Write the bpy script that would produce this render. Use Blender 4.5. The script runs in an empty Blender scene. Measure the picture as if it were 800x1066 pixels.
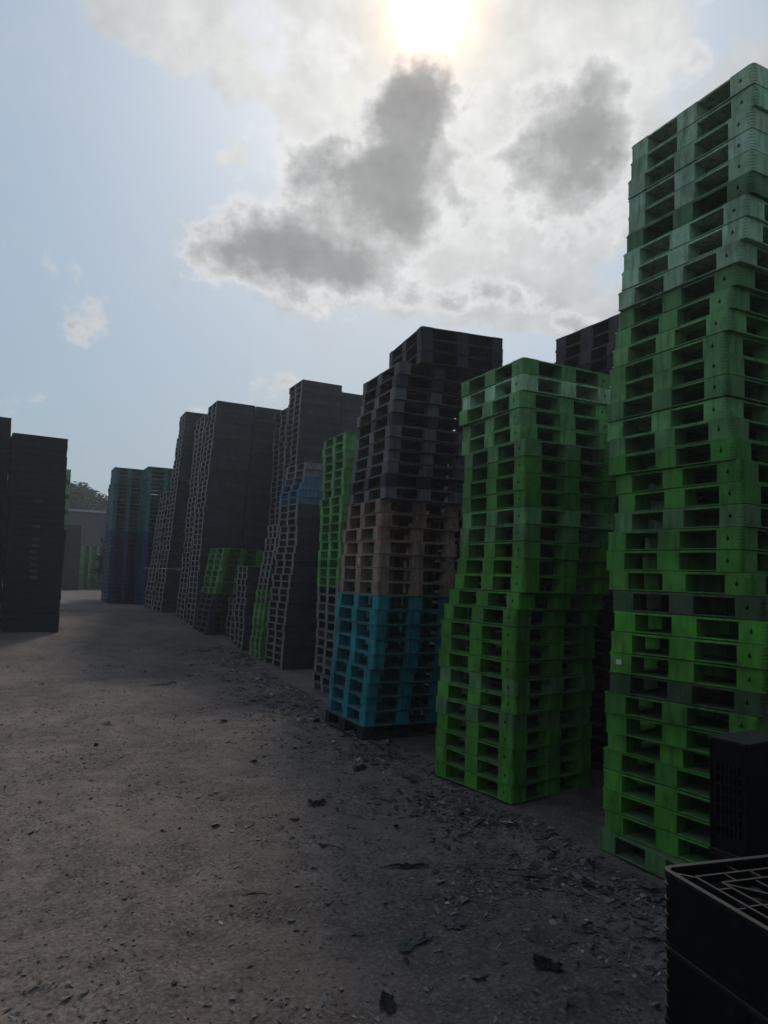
import bpy, bmesh, math, random
from mathutils import Vector, Matrix, noise
random.seed(7)
R = math.radians
scn = bpy.context.scene
COL = scn.collection

# ------------------------------------------------------------------ helpers
def tag(o, label=None, cat=None, group=None, kind=None):
    if label: o['label'] = label
    if cat: o['category'] = cat
    if group: o['group'] = group
    if kind: o['kind'] = kind
    return o

def empty(name, loc, rz=0.0, rx=0.0, ry=0.0):
    o = bpy.data.objects.new(name, None)
    o.empty_display_size = .1
    o.location = loc
    o.rotation_euler = (rx, ry, rz)
    COL.objects.link(o)
    return o

def link(name, me, parent=None):
    o = bpy.data.objects.new(name, me)
    COL.objects.link(o)
    o.parent = parent
    return o

def mesh_of(name, bm, mats, smooth=False):
    me = bpy.data.meshes.new(name)
    bm.normal_update()
    bm.to_mesh(me)
    bm.free()
    for m in (mats if isinstance(mats, (list, tuple)) else [mats]):
        me.materials.append(m)
    if smooth:
        for p in me.polygons: p.use_smooth = True
    return me

def box(bm, x0, x1, y0, y1, z0, z1, mi=0, bev=0):
    vs = [bm.verts.new((x, y, z)) for z in (z0, z1) for x, y in ((x0, y0), (x1, y0), (x1, y1), (x0, y1))]
    fs = [(0, 3, 2, 1), (4, 5, 6, 7), (0, 1, 5, 4), (1, 2, 6, 5), (2, 3, 7, 6), (3, 0, 4, 7)]
    out = []
    for f in fs:
        fc = bm.faces.new([vs[i] for i in f]); fc.material_index = mi; out.append(fc)
    if bev:
        es = set(e for f in out for e in f.edges)
        bmesh.ops.bevel(bm, geom=list(es), offset=bev, segments=1, affect='EDGES', profile=.5)
    return vs

def smooth01(t):
    t = max(0.0, min(1.0, t)); return t*t*(3-2*t)

def gz(x, y):                      # the yard rises gently towards its far end
    return .65*smooth01((y-13)/10.5)

# ------------------------------------------------------------------ materials
def new_mat(name):
    m = bpy.data.materials.new(name); m.use_nodes = True
    nt = m.node_tree; nt.nodes.clear()
    return m, nt, nt.nodes, nt.links

def N(nt, t, **kw):
    n = nt.nodes.new(t)
    for k, v in kw.items():
        if k.startswith('i_'):
            n.inputs[k[2:].replace('_', ' ')].default_value = v
        else: setattr(n, k, v)
    return n

def mixc(nt, fac, a, b, blend='MIX'):
    n = nt.nodes.new('ShaderNodeMix'); n.data_type = 'RGBA'; n.blend_type = blend
    for sock, val in ((n.inputs[0], fac), (n.inputs[6], a), (n.inputs[7], b)):
        if hasattr(val, 'links') or isinstance(val, bpy.types.NodeSocket): nt.links.new(val, sock)
        else: sock.default_value = val
    return n.outputs[2]

def ramp(nt, src, stops):
    n = nt.nodes.new('ShaderNodeValToRGB')
    el = n.color_ramp.elements
    while len(el) < len(stops): el.new(.5)
    for e, (p, c) in zip(el, stops):
        e.position = p; e.color = c if len(c) == 4 else (*c, 1)
    nt.links.new(src, n.inputs[0])
    return n.outputs[0]

def g3(v): return (v, v, v, 1)

def plastic(name, color=None, rough=.5, dust=.35, scuff=.28, spec=.18):
    """moulded recycled plastic; colour from the object's own colour unless given"""
    m, nt, nodes, L = new_mat(name)
    out = N(nt, 'ShaderNodeOutputMaterial'); bs = N(nt, 'ShaderNodeBsdfPrincipled')
    L.new(bs.outputs[0], out.inputs[0])
    tc = N(nt, 'ShaderNodeTexCoord'); oi = N(nt, 'ShaderNodeObjectInfo')
    geo = N(nt, 'ShaderNodeNewGeometry')
    if color is None: base = oi.outputs['Color']
    else:
        c = N(nt, 'ShaderNodeRGB'); c.outputs[0].default_value = (*color, 1); base = c.outputs[0]
    n1 = N(nt, 'ShaderNodeTexNoise', i_Scale=3.1, i_Detail=6.0, i_Roughness=.65)
    L.new(geo.outputs['Position'], n1.inputs['Vector'])
    n2 = N(nt, 'ShaderNodeTexNoise', i_Scale=17.0, i_Detail=5.0, i_Roughness=.7)
    L.new(geo.outputs['Position'], n2.inputs['Vector'])
    v = ramp(nt, n1.outputs[0], [(.3, g3(.55)), (.7, g3(1.25))])
    c1 = mixc(nt, 1.0, base, v, 'MULTIPLY')
    # grime streaked over the faces
    mp = N(nt, 'ShaderNodeMapping'); mp.inputs['Scale'].default_value = (22, 22, 4)
    L.new(geo.outputs['Position'], mp.inputs[0])
    n3 = N(nt, 'ShaderNodeTexNoise', i_Scale=1.0, i_Detail=4.0); L.new(mp.outputs[0], n3.inputs['Vector'])
    s3 = ramp(nt, n3.outputs[0], [(.46, g3(0)), (.70, g3(.7))])
    c2 = mixc(nt, s3, c1, mixc(nt, 1.0, c1, (.36, .33, .31, 1), 'MULTIPLY'))
    # scuffs and pale scratches
    s2 = ramp(nt, n2.outputs[0], [(.56, g3(0)), (.70, g3(scuff*1.3))])
    c3 = mixc(nt, s2, c2, (.17, .165, .15, 1))
    # dust that has settled on upward faces
    sx = N(nt, 'ShaderNodeSeparateXYZ'); L.new(geo.outputs['Normal'], sx.inputs[0])
    mu = N(nt, 'ShaderNodeMath', operation='MULTIPLY'); mu.use_clamp = True
    L.new(sx.outputs[2], mu.inputs[0]); mu.inputs[1].default_value = dust*1.3
    c4 = mixc(nt, mu.outputs[0], c3, (.15, .135, .115, 1))
    L.new(c4, bs.inputs['Base Color'])
    rr = ramp(nt, n2.outputs[0], [(.3, g3(rough-.1)), (.7, g3(rough+.25))])
    L.new(rr, bs.inputs['Roughness'])
    bs.inputs['Specular IOR Level'].default_value = spec
    bp = N(nt, 'ShaderNodeBump', i_Strength=.25, i_Distance=.004); L.new(n2.outputs[0], bp.inputs['Height'])
    L.new(bp.outputs[0], bs.inputs['Normal'])
    return m

M_PLA = plastic('worn_plastic')
M_END = plastic('lit_end_plastic', (.17, .175, .175), .5, .2, scuff=.4)  # brighter light on the lane faces, painted into the pallet ends
M_BLACK = plastic('black_plastic', (.0025, .0032, .0052), .55, .07, scuff=.05, spec=.08)
M_STICK = plastic('pale_sticker', (.55, .55, .52), .6, .1)

def ground_mat():
    m, nt, nodes, L = new_mat('packed_dirt')
    out = N(nt, 'ShaderNodeOutputMaterial'); bs = N(nt, 'ShaderNodeBsdfPrincipled', i_Roughness=.95)
    bs.inputs['Specular IOR Level'].default_value = .15
    L.new(bs.outputs[0], out.inputs[0])
    geo = N(nt, 'ShaderNodeNewGeometry'); P = geo.outputs['Position']
    def nz(s, d=6.0, r=.6):
        n = N(nt, 'ShaderNodeTexNoise', i_Scale=s, i_Detail=d, i_Roughness=r); L.new(P, n.inputs['Vector']); return n.outputs[0]
    big, mid, fine = nz(.45, 4.0), nz(2.7, 7.0, .7), nz(38.0, 6.0, .75)
    a = ramp(nt, big, [(.35, (.072, .063, .061)), (.62, (.122, .106, .099))])
    b = ramp(nt, mid, [(.3, g3(.62)), (.7, g3(1.35))])
    c = mixc(nt, 1.0, a, b, 'MULTIPLY')
    f = ramp(nt, fine, [(.33, g3(.45)), (.66, g3(1.6))])
    c = mixc(nt, 1.0, c, f, 'MULTIPLY')
    vo = N(nt, 'ShaderNodeTexVoronoi', i_Scale=55.0); L.new(P, vo.inputs['Vector'])
    vs = N(nt, 'ShaderNodeSeparateColor'); L.new(vo.outputs['Color'], vs.inputs[0])
    chip = ramp(nt, vs.outputs[0], [(.88, g3(0)), (.97, g3(.6))])
    c = mixc(nt, chip, c, (.17, .16, .155, 1))
    # brown rusty soil patches in the wheel track
    br = ramp(nt, nz(.9, 5.0), [(.5, g3(0)), (.68, g3(.5))])
    c = mixc(nt, br, c, (.130, .106, .094, 1))
    # worn pale track down the lane, dark loose soil along the stacks
    sx = N(nt, 'ShaderNodeSeparateXYZ'); L.new(P, sx.inputs[0])
    wv = N(nt, 'ShaderNodeMath', operation='MULTIPLY_ADD'); L.new(mid, wv.inputs[0]); wv.inputs[1].default_value = 2.4; L.new(sx.outputs[0], wv.inputs[2])
    mr = N(nt, 'ShaderNodeMapRange'); mr.interpolation_type = 'SMOOTHSTEP'; L.new(wv.outputs[0], mr.inputs[0])
    mr.inputs[1].default_value = 2.0; mr.inputs[2].default_value = 4.0
    c = mixc(nt, mr.outputs[0], mixc(nt, 1.0, c, (1.36, 1.23, 1.14, 1), 'MULTIPLY'), mixc(nt, 1.0, c, (1.16, 1.06, 1.02, 1), 'MULTIPLY'))
    L.new(c, bs.inputs['Base Color'])
    bp = N(nt, 'ShaderNodeBump', i_Strength=.9, i_Distance=.02)
    ad = N(nt, 'ShaderNodeMath', operation='MULTIPLY_ADD'); L.new(fine, ad.inputs[0]); ad.inputs[1].default_value = .5; L.new(mid, ad.inputs[2])
    L.new(ad.outputs[0], bp.inputs['Height']); L.new(bp.outputs[0], bs.inputs['Normal'])
    return m

def flake_mat(name, lo, hi, pale=(.2, .195, .19), pf=.9):
    m, nt, nodes, L = new_mat(name)
    out = N(nt, 'ShaderNodeOutputMaterial'); bs = N(nt, 'ShaderNodeBsdfPrincipled', i_Roughness=.8)
    bs.inputs['Specular IOR Level'].default_value = .2
    L.new(bs.outputs[0], out.inputs[0])
    geo = N(nt, 'ShaderNodeNewGeometry')
    c = ramp(nt, geo.outputs['Random Per Island'], [(0, lo), (.7, hi), (pf, hi), (1, pale)])
    n = N(nt, 'ShaderNodeTexNoise', i_Scale=30.0, i_Detail=5.0); L.new(geo.outputs['Position'], n.inputs['Vector'])
    c = mixc(nt, 1.0, c, ramp(nt, n.outputs[0], [(.3, g3(.6)), (.7, g3(1.3))]), 'MULTIPLY')
    L.new(c, bs.inputs['Base Color'])
    return m

def simple_mat(name, col, rough=.7, var=.3, scale=4.0):
    m, nt, nodes, L = new_mat(name)
    out = N(nt, 'ShaderNodeOutputMaterial'); bs = N(nt, 'ShaderNodeBsdfPrincipled', i_Roughness=rough)
    bs.inputs['Specular IOR Level'].default_value = .3
    L.new(bs.outputs[0], out.inputs[0])
    geo = N(nt, 'ShaderNodeNewGeometry')
    n = N(nt, 'ShaderNodeTexNoise', i_Scale=scale, i_Detail=6.0); L.new(geo.outputs['Position'], n.inputs['Vector'])
    c = mixc(nt, 1.0, (*col, 1), ramp(nt, n.outputs[0], [(.3, g3(1-var)), (.7, g3(1+var))]), 'MULTIPLY')
    L.new(c, bs.inputs['Base Color'])
    return m

# ------------------------------------------------------------------ ground
def axis(lo, hi, f0, f1, step, g=1.16):
    out = []
    v = f0
    while v <= f1: out.append(v); v += step
    s, v = step, f0
    while v > lo: s *= g; v -= s; out.insert(0, v)
    s, v = step, out[-1]
    while v < hi: s *= g; v += s; out.append(v)
    return out

def relief(x, y):
    d = math.hypot(x-1.5, y-4)
    k = 1/(1+(d/14)**2)
    p = Vector((x, y, 0))
    h = .035*noise.noise(p*.9) + .020*noise.noise(p*3.1+Vector((7, 3, 0)))
    h += .012*noise.noise(p*8.0+Vector((1, 9, 4))) + .008*abs(noise.noise(p*19.0))
    # two faint wheel ruts down the lane
    for rx in (-.75, .85):
        q = (x-rx-.18*math.sin(y*.35)-.05*noise.noise(Vector((y*.8, rx, 0))))/.17
        h -= .022*math.exp(-q*q)*(1+.5*noise.noise(Vector((y*1.3, rx, 2)))) - .010*math.exp(-(abs(q)-1.7)**2*2)
    # loosened dirt heaped along the feet of the stacks
    e = math.exp(-((x-(3.35+.1*math.sin(y)))/.5)**2)
    h += .035*e*noise.noise(p*4.0+Vector((5, 5, 5)))
    return h*k

def build_ground():
    xs = axis(-900, 900, -3.0, 5.0, .032)
    ys = axis(-900, 900, 1.2, 10.0, .032)
    bm = bmesh.new()
    rows = [[bm.verts.new((x, y, gz(x, y)+relief(x, y)-.012)) for x in xs] for y in ys]
    for j in range(len(ys)-1):
        for i in range(len(xs)-1):
            bm.faces.new((rows[j][i], rows[j][i+1], rows[j+1][i+1], rows[j+1][i]))
    o = link('ground', mesh_of('ground', bm, ground_mat(), True))
    o['kind'] = 'structure'
build_ground()

# ------------------------------------------------------------------ pallet meshes
CACHE = {}
def corner_mesh(w, h, fine):
    """hollow corner foot: outer faces on -X and -Y, outer corner at the origin"""
    bm = bmesh.new()
    z0, z1 = .002, h-.0015
    r = .032
    arc = [(r-r*math.cos(a), r-r*math.sin(a)) for a in [i*math.pi/2/5 for i in range(6)]]  # from (0,r) to (r,0)
    path = [(0, w)] + arc + [(w, 0), (w, w)]
    lo = [bm.verts.new((x, y, z0)) for x, y in path]
    hi = [bm.verts.new((x, y, z1)) for x, y in path]
    n = len(path)
    for i in range(n):
        j = (i+1) % n
        if i == 0 and fine:
            # lane face with a drop-shaped hole
            cy, cz, s = w*.56, h*.50, .0098
            prof = []
            for k in range(12):
                a = math.pi*(-1.25+1.5*k/11)      # round bottom
                prof.append((cy+s*1.15*math.cos(a), cz-s*.4+s*1.15*math.sin(a)))
            prof += [(cy+s*.28, cz+s*1.3), (cy+s*.28, cz+s*2.2), (cy-s*.28, cz+s*2.2), (cy-s*.28, cz+s*1.3)]
            pv = [bm.verts.new((0, y, z)) for y, z in prof]
            inn = [bm.verts.new((.012, y, z)) for y, z in prof]
            es = [bm.edges.new((pv[k], pv[(k+1) % len(pv)])) for k in range(len(pv))]
            ring = [lo[0], lo[1], hi[1], hi[0]]
            for k in range(4):
                a, b = ring[k], ring[(k+1) % 4]
                es.append(bm.edges.get((a, b)) or bm.edges.new((a, b)))
            bmesh.ops.triangle_fill(bm, edges=es, use_beauty=True, use_dissolve=False)
            for k in range(len(pv)):
                m_ = (k+1) % len(pv)
                bm.faces.new((pv[k], pv[m_], inn[m_], inn[k]))
        else:
            bm.faces.new((lo[i], lo[j], hi[j], hi[i]))
    bm.faces.new(hi); 
    if fine:
        o = .0035
        for k in range(5):
            zc = h*(.16+.15*k)
            pts = [(0, .052)] + arc + [(.052, 0)]
            q = []
            for x, y in pts:
                d = Vector((x-.06, y-.06)).normalized()*o
                if (x, y) == pts[0] or (x, y) == pts[-1]: d = d*-.3
                q.append((x+d.x, y+d.y))
            for (p, pq), (s_, sq) in zip(zip(pts, q), list(zip(pts, q))[1:]):
                a = [bm.verts.new((pq[0], pq[1], zc-.003)), bm.verts.new((sq[0], sq[1], zc-.003)),
                     bm.verts.new((sq[0], sq[1], zc+.003)), bm.verts.new((pq[0], pq[1], zc+.003))]
                b = [bm.verts.new((p[0]+.002, p[1]+.002, zc-.005)), bm.verts.new((s_[0]+.002, s_[1]+.002, zc-.005)),
                     bm.verts.new((s_[0]+.002, s_[1]+.002, zc+.005)), bm.verts.new((p[0]+.002, p[1]+.002, zc+.005))]
                bm.faces.new(a)
                bm.faces.new((a[3], a[2], b[2], b[3])); bm.faces.new((b[0], b[1], a[1], a[0]))
    bmesh.ops.recalc_face_normals(bm, faces=[f for f in bm.faces if len(f.verts) >= 3 and False] or [])
    return mesh_of('corner_foot', bm, M_PLA)

def block_mesh(wx, wy, h, fine):
    bm = bmesh.new()
    box(bm, -wx/2, wx/2, -wy/2, wy/2, .002, h-.0015, bev=.004 if fine else 0)
    return mesh_of('foot', bm, M_PLA)

def lighten_ends(me, X):
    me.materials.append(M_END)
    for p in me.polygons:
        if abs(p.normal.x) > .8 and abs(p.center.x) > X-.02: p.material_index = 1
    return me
def stringer_mesh(Lx, w, h):
    bm = bmesh.new(); box(bm, -Lx/2+.002, Lx/2-.002, -w*.42, w*.42, .006, h-.012, bev=.004)
    for k in range(1, 12):                       # shallow stiffening ribs on the long faces
        x = -Lx/2+Lx*k/12
        for sgn in (-1, 1):
            y = sgn*w*.42
            box(bm, x-.004, x+.004, min(y, y+sgn*.004), max(y, y+sgn*.004), h*.2, h*.8)
    return mesh_of('stringer', bm, M_PLA)


def top_bm(bm, Lx, Ly, h, fine, mi=0):
    a, b = Lx/2-.003, Ly/2-.003
    t = .019
    bv = .002 if fine else 0
    # lip
    box(bm, -a, a, -b, -b+.012, h-t, h-.003, mi, bv); box(bm, -a, a, b-.012, b, h-t, h-.003, mi, bv)
    box(bm, -a, -a+.012, -b+.0125, b-.0125, h-t, h-.003, mi, bv); box(bm, a-.012, a, -b+.0125, b-.0125, h-t, h-.003, mi, bv)
    # plate, split by slots
    nS = 7 if fine else 1
    wd = (2*b-.026)/nS
    for k in range(nS):
        y0 = -b+.013+k*wd
        g = 0
        box(bm, -a+.0125, a-.0125, y0, y0+wd-g, h-.012, h-.0045, mi)
    # ribs under the plate
    nr = 9 if fine else 4
    for k in range(1, nr):
        x = -a+2*a*k/nr
        box(bm, x-.003, x+.003, -b+.014, b-.014, h-t+.002, h-.0125, mi)
    if fine:
        for k in range(1, nr):
            y = -b+2*b*k/nr
            box(bm, -a+.014, a-.014, y-.003, y+.003, h-t+.003, h-.0127, mi)

def bot_bm(bm, Lx, Ly, h, w, fine, mi=0):
    a, b = Lx/2-.003, Ly/2-.003
    bv = .003 if fine else 0
    t = .013
    for y0, y1 in ((-b, -b+w*.85), (-w/2, w/2), (b-w*.85, b)):
        box(bm, -a, a, y0, y1, .0015, t, mi, bv*.8)
    gaps = [(-b+w*.85+.0005, -w/2-.0005), (w/2+.0005, b-w*.85-.0005)]
    for x0, x1 in ((-a, -a+w*.85), (-w/2, w/2), (a-w*.85, a)):
        for y0, y1 in gaps:
            box(bm, x0, x1, y0, y1, .003, t-.0015, mi, bv)

def pallet_meshes(Lx, Ly, h, w, fine, lightened=False):
    key = (Lx, Ly, h, w, fine, lightened)
    if key not in CACHE:
        b1 = bmesh.new(); top_bm(b1, Lx, Ly, h, fine)
        b2 = bmesh.new(); bot_bm(b2, Lx, Ly, h, w, fine)
        CACHE[key] = dict(st=stringer_mesh(Lx, w, h), top=mesh_of('top_deck', b1, M_PLA), bot=mesh_of('bottom_deck', b2, M_PLA),
                          cor=corner_mesh(w, h, fine), ex=block_mesh(w, w*.75, h, fine),
                          ey=block_mesh(w*.75, w, h, fine), c=block_mesh(w, w, h, fine))
        if lightened:
            for k_ in ('top', 'bot', 'st'): lighten_ends(CACHE[key][k_], Lx/2)
    return CACHE[key]

def stick_mesh(sy, sz):
    bm = bmesh.new(); box(bm, -.0025, .001, -sy/2, sy/2, -sz/2, sz/2)
    return mesh_of('sticker', bm, M_STICK)
def ring_mesh():
    """raised oval hand-hold rim on the camera-side middle foot"""
    bm = bmesh.new()
    n = 20
    def loop(a, b, y): return [bm.verts.new((a*math.cos(t)*(1 if abs(math.cos(t)) < 2 else 1), y, b*math.sin(t))) for t in [2*math.pi*i/n for i in range(n)]]
    o1, o2, i2, i1 = loop(.085, .034, 0), loop(.083, .032, -.006), loop(.066, .020, -.006), loop(.064, .018, 0)
    for A, B in ((o1, o2), (o2, i2), (i2, i1)):
        for k in range(n): bm.faces.new((A[k], A[(k+1) % n], B[(k+1) % n], B[k]))
    return mesh_of('hand_hold', bm, M_PLA)
RING = None

ORD = ['first', 'second', 'third', 'fourth', 'fifth', 'sixth', 'seventh', 'eighth', 'ninth', 'tenth', 'eleventh', 'twelfth',
       'thirteenth', 'fourteenth', 'fifteenth', 'sixteenth', 'seventeenth', 'eighteenth', 'nineteenth', 'twentieth']
def ordinal(i):
    if i == 1: return 'topmost'
    if i <= 20: return ORD[i-1]
    t, u = divmod(i, 10)
    T = {2: 'twent', 3: 'thirt', 4: 'fort'}[t]
    return T+'ieth' if u == 0 else T+'y-'+ORD[u-1]

PAL = {   # letter: (words, base colour)
 'b': ('bright green', (.066, .275, .026)),
 'g': ('green', (.060, .235, .030)),
 'f': ('glare-paled green', (.350, .540, .350)),  # lens glare over the upper pallets, put into their colour
 'd': ('dull grey-green', (.095, .230, .080)),
 'k': ('grime-darkened green', (.045, .085, .034)),
 't': ('teal', (.012, .220, .250)),
 'n': ('tan brown', (.290, .205, .150)),
 's': ('dark slate-grey', (.030, .035, .044)),
 'u': ('dull blue-grey', (.055, .150, .250)),
 'a': ('pale grey', (.150, .155, .160)),
 'c': ('charcoal', (.016, .020, .029)),
 'j': ('slate-grey', (.120, .128, .135)),
 'm': ('mid green', (.135, .350, .115)),
 'x': ('black', (.010, .011, .015)),
 'v': ('dark violet-brown', (.050, .040, .050)),
 'e': ('light green', (.095, .300, .075)),
 'q': ('dark green-blue', (.030, .160, .165)),
 'l': ('navy blue', (.018, .052, .130)),
}
STUFF = []     # (matrix, Lx, Ly, h, w, letter)
COUNT = [0]

def lerp_keys(keys, z):
    if z <= keys[0][0]: return keys[0][1:]
    for a, b in zip(keys, keys[1:]):
        if z <= b[0]:
            if a[0] == b[0]: return b[1:]
            t = (z-a[0])/(b[0]-a[0])
            return tuple(p+(q-p)*t for p, q in zip(a[1:], b[1:]))
    return keys[-1][1:]

def stack(keys, segs, size, w, desc, group, fine, zi=-1, parts=True, jit=(.008, .6), deco=None, z0=None, closed=False, ztop=1e9):
    """keys: (height, x, y, yaw of near-lane corner); segs from the ground up: (letters, pitch, noun).
    Pallets whose base is lower than zi are merged into the far mass."""
    Lx, Ly = size
    rnd = random.Random(sum(map(ord, desc)))
    if z0 is None: z0 = gz(keys[0][1], keys[0][2])+.006
    z = z0
    total = sum(len(s[0]) for s in segs)
    i = 0
    for letters, h in segs:
        for ch in letters:
            i += 1
            x, y, th = lerp_keys(keys, z-z0+h*.5)
            th += rnd.gauss(0, jit[1]); x += rnd.gauss(0, jit[0]); y += rnd.gauss(0, jit[0])
            a = R(th)
            cx = x+Lx/2*math.cos(a)-Ly/2*math.sin(a)
            cy = y+Lx/2*math.sin(a)+Ly/2*math.cos(a)
            words, col = PAL[ch]
            k = rnd.uniform(.82, 1.18)
            colr = tuple(c*k*rnd.uniform(.93, 1.07) for c in col)
            top_i = total-i+1
            if z-z0 < zi or z-z0 > ztop:
                STUFF.append((Matrix.Translation((cx, cy, z)) @ Matrix.Rotation(a, 4, 'Z'), Lx, Ly, h, w, ch, closed))
            else:
                COUNT[0] += 1
                root = empty('plastic_pallet', (cx, cy, z), a, rnd.gauss(0, .0015), rnd.gauss(0, .0015))
                tag(root, f"{words} pallet, {ordinal(top_i)} from the top of {desc}" if top_i > 1 else f"{words} pallet, topmost of {desc}",
                    'pallet', group)
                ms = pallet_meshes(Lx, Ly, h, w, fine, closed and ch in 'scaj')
                put = []
                put.append(('top_deck', ms['top'], (0, 0, 0), 0))
                put.append(('bottom_deck', ms['bot'], (0, 0, 0), 0))
                X, Y = Lx/2, Ly/2
                for sx, sy, rz in () if closed else ((-X, -Y, 0), (X, -Y, 90), (X, Y, 180), (-X, Y, 270)):
                    put.append(('foot', ms['cor'], (sx, sy, 0), R(rz)))
                q = w*.75/2
                if closed: put += [('stringer', ms['st'], (0, yy, 0), 0) for yy in (-Y+w*.42+.014, 0, Y-w*.42-.014)]
                else: put += [('foot', ms['ey'], (-X+q, 0, 0), 0), ('foot', ms['ey'], (X-q, 0, 0), 0),
                        ('foot', ms['ex'], (0, -Y+q, 0), 0), ('foot', ms['ex'], (0, Y-q, 0), 0), ('foot', ms['c'], (0, 0, 0), 0)]
                for nm, me, loc, rz in put:
                    p = link(nm, me, root); p.location = loc; p.rotation_euler = (0, 0, rz); p.color = (*colr, 1)
                if deco and top_i in deco:
                    for nm, me, loc, c in deco[top_i]:
                        p = link(nm, me, root); p.location = loc; p.color = (*c, 1)
            z += h
    return z

S1 = stick_mesh(.045, .035); S2 = stick_mesh(.03, .07)
RING = ring_mesh()

def runs(pairs):
    out = []
    for letter, n in pairs: out += [letter]*n
    return out
# --- the tallest green stack, nearest the camera
X = 4.2
kR = [(0, 4.09, 3.12, .5), (.14, 4.09, 3.12, .5), (.15, 4.2, 3.06, 4.75), (.7, 4.2, 3.07, 5.5), (.95, 4.2, 2.98, 10.0), (1.2, 4.2, 2.92, 13.2), (1.4, 4.2, 2.90, 12.5),
      (1.7, 4.2, 2.86, 12.6), (1.95, 4.2, 2.92, 9.25), (2.1, 4.2, 3.03, 8.0), (2.12, 4.2, 3.05, 7.0), (2.4, 4.2, 3.03, 4.0), (2.55, 4.2, 3.03, 1.0), (2.7, 4.2, 3.04, -.25),
      (2.95, 4.2, 3.09, 3.5), (3.2, 4.2, 3.15, .75), (3.7, 4.2, 3.15, -1.5), (4.1, 4.2, 3.09, -.75), (4.4, 4.2, 3.01, 1.2), (4.6, 4.2, 2.98, .75),
      (4.62, 4.2, 2.96, .25), (5.1, 4.2, 2.94, .25), (5.4, 4.2, 2.91, -1.2)]
# (colour letter, how many pallets), from the top of the stack down
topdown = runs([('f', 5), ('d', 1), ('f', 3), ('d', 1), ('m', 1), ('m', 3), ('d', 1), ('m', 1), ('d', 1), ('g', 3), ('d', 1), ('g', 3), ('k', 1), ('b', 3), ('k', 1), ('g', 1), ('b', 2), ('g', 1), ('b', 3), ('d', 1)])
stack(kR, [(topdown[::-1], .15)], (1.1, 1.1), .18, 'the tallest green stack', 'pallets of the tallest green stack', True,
      jit=(.007, .45), deco={28: [('sticker', S1, (-.5515, .465, .08), (.7, .7, .7))]})

# --- the shorter green stack
kG = [(0, 4.1, 5.28, 7.5), (.6, 4.1, 5.27, 8.5), (1.3, 4.1, 5.25, 6.75), (1.6, 4.1, 5.26, 6.25), (1.85, 4.1, 5.20, 3.5), (2.0, 4.1, 5.16, 2.5), (2.25, 4.1, 5.16, .2),
      (2.5, 4.1, 5.15, -2.5), (3.28, 4.1, 5.16, -1.9), (3.3, 4.1, 5.24, -3.0), (3.55, 4.1, 5.26, -3.6), (3.7, 4.1, 5.24, -2), (4.1, 4.1, 5.22, -.9)]
td = runs([('m', 1), ('f', 1), ('m', 3), ('d', 1), ('g', 3), ('m', 1), ('d', 1), ('g', 1), ('b', 3), ('g', 1), ('b', 3), ('d', 1), ('g', 1), ('d', 1), ('b', 1), ('g', 2), ('b', 1)])
stack(kG, [(td[::-1], .1575)], (1.1, 1.1), .18, 'the shorter green stack beside teal', 'pallets of the shorter green stack', True, jit=(.007, .45))

# --- teal, brown and grey stack
kB = [(0, 3.9, 7.94, .2), (.19, 3.9, 7.95, -.5), (1.0, 3.9, 7.76, 0), (1.77, 3.9, 7.66, 1.0), (1.9, 3.9, 7.69, -1.0), (2.9, 3.9, 7.69, -4.5), (3.0, 3.9, 7.58, -3.7),
      (3.3, 3.9, 7.55, -3.8), (4.0, 3.9, 7.45, -4.2), (4.6, 3.9, 7.30, -4.4), (4.62, 4.13, 7.22, -8), (4.95, 4.13, 7.2, -8.5)]
stack(kB, [('c', .16), ('t'*9, .178), ('n'*7, .168), (['j', 's', 'j', 'j', 'j', 'j', 's', 'j', 'j', 's', 'j', 's', 's', 's'], .148)], (1.1, 1.2), .15, 'the teal, brown and grey stack',
      'pallets of the teal, brown and grey stack', True, jit=(.008, .5),
      deco={19: [('sticker', S2, (-.5515, -.02, .08), (.7, .7, .7))]})

# --- small light green pallets over grey ones, behind the teal stack
kS = [(0, 4.69, 10.72, -5.0), (1.7, 4.72, 10.7, -3.5), (1.8, 4.72, 10.72, -3.3), (4.4, 4.75, 10.72, -2.3)]
stack(kS, [(['a', 'c', 's']*4, .15), ('e'*17, .152)], (1.1, 1.1), .16, 'the light green stack on grey pallets', 'pallets of the light green stack', False, closed=True)

# --- leaning charcoal stack with blue pallets near its top
kD5 = [(0, 5.01, 14.12, 2.0), (1.5, 5.10, 14.12, 2.5), (2.6, 5.22, 14.12, 3), (3.6, 5.22, 14.12, 3), (3.7, 5.23, 14.12, 3.5), (4.0, 5.33, 14.12, 4.0), (4.4, 5.37, 14.12, 4.2)]
stack(kD5, [(['s', 's', 'c']*7+['s', 's'], .15), (['u', 'u', 'u', 'u', 'a', 'a'], .15)], (1.1, 1.1), .15, 'the leaning charcoal stack with blue pallets', 'pallets of the leaning charcoal stack', False, closed=True)
# green sliver stack right behind it
stack([(0, 4.90, 15.30, 2), (1.6, 5.03, 15.30, 2), (3.2, 5.25, 15.30, 2)], [(['d', 'g']*5, .15), ('c'*10, .15)], (1.1, .75), .15,
      'the green-footed stack behind the leaning one', 'pallets of the green-footed stack', False, closed=True, ztop=1.45)

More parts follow.
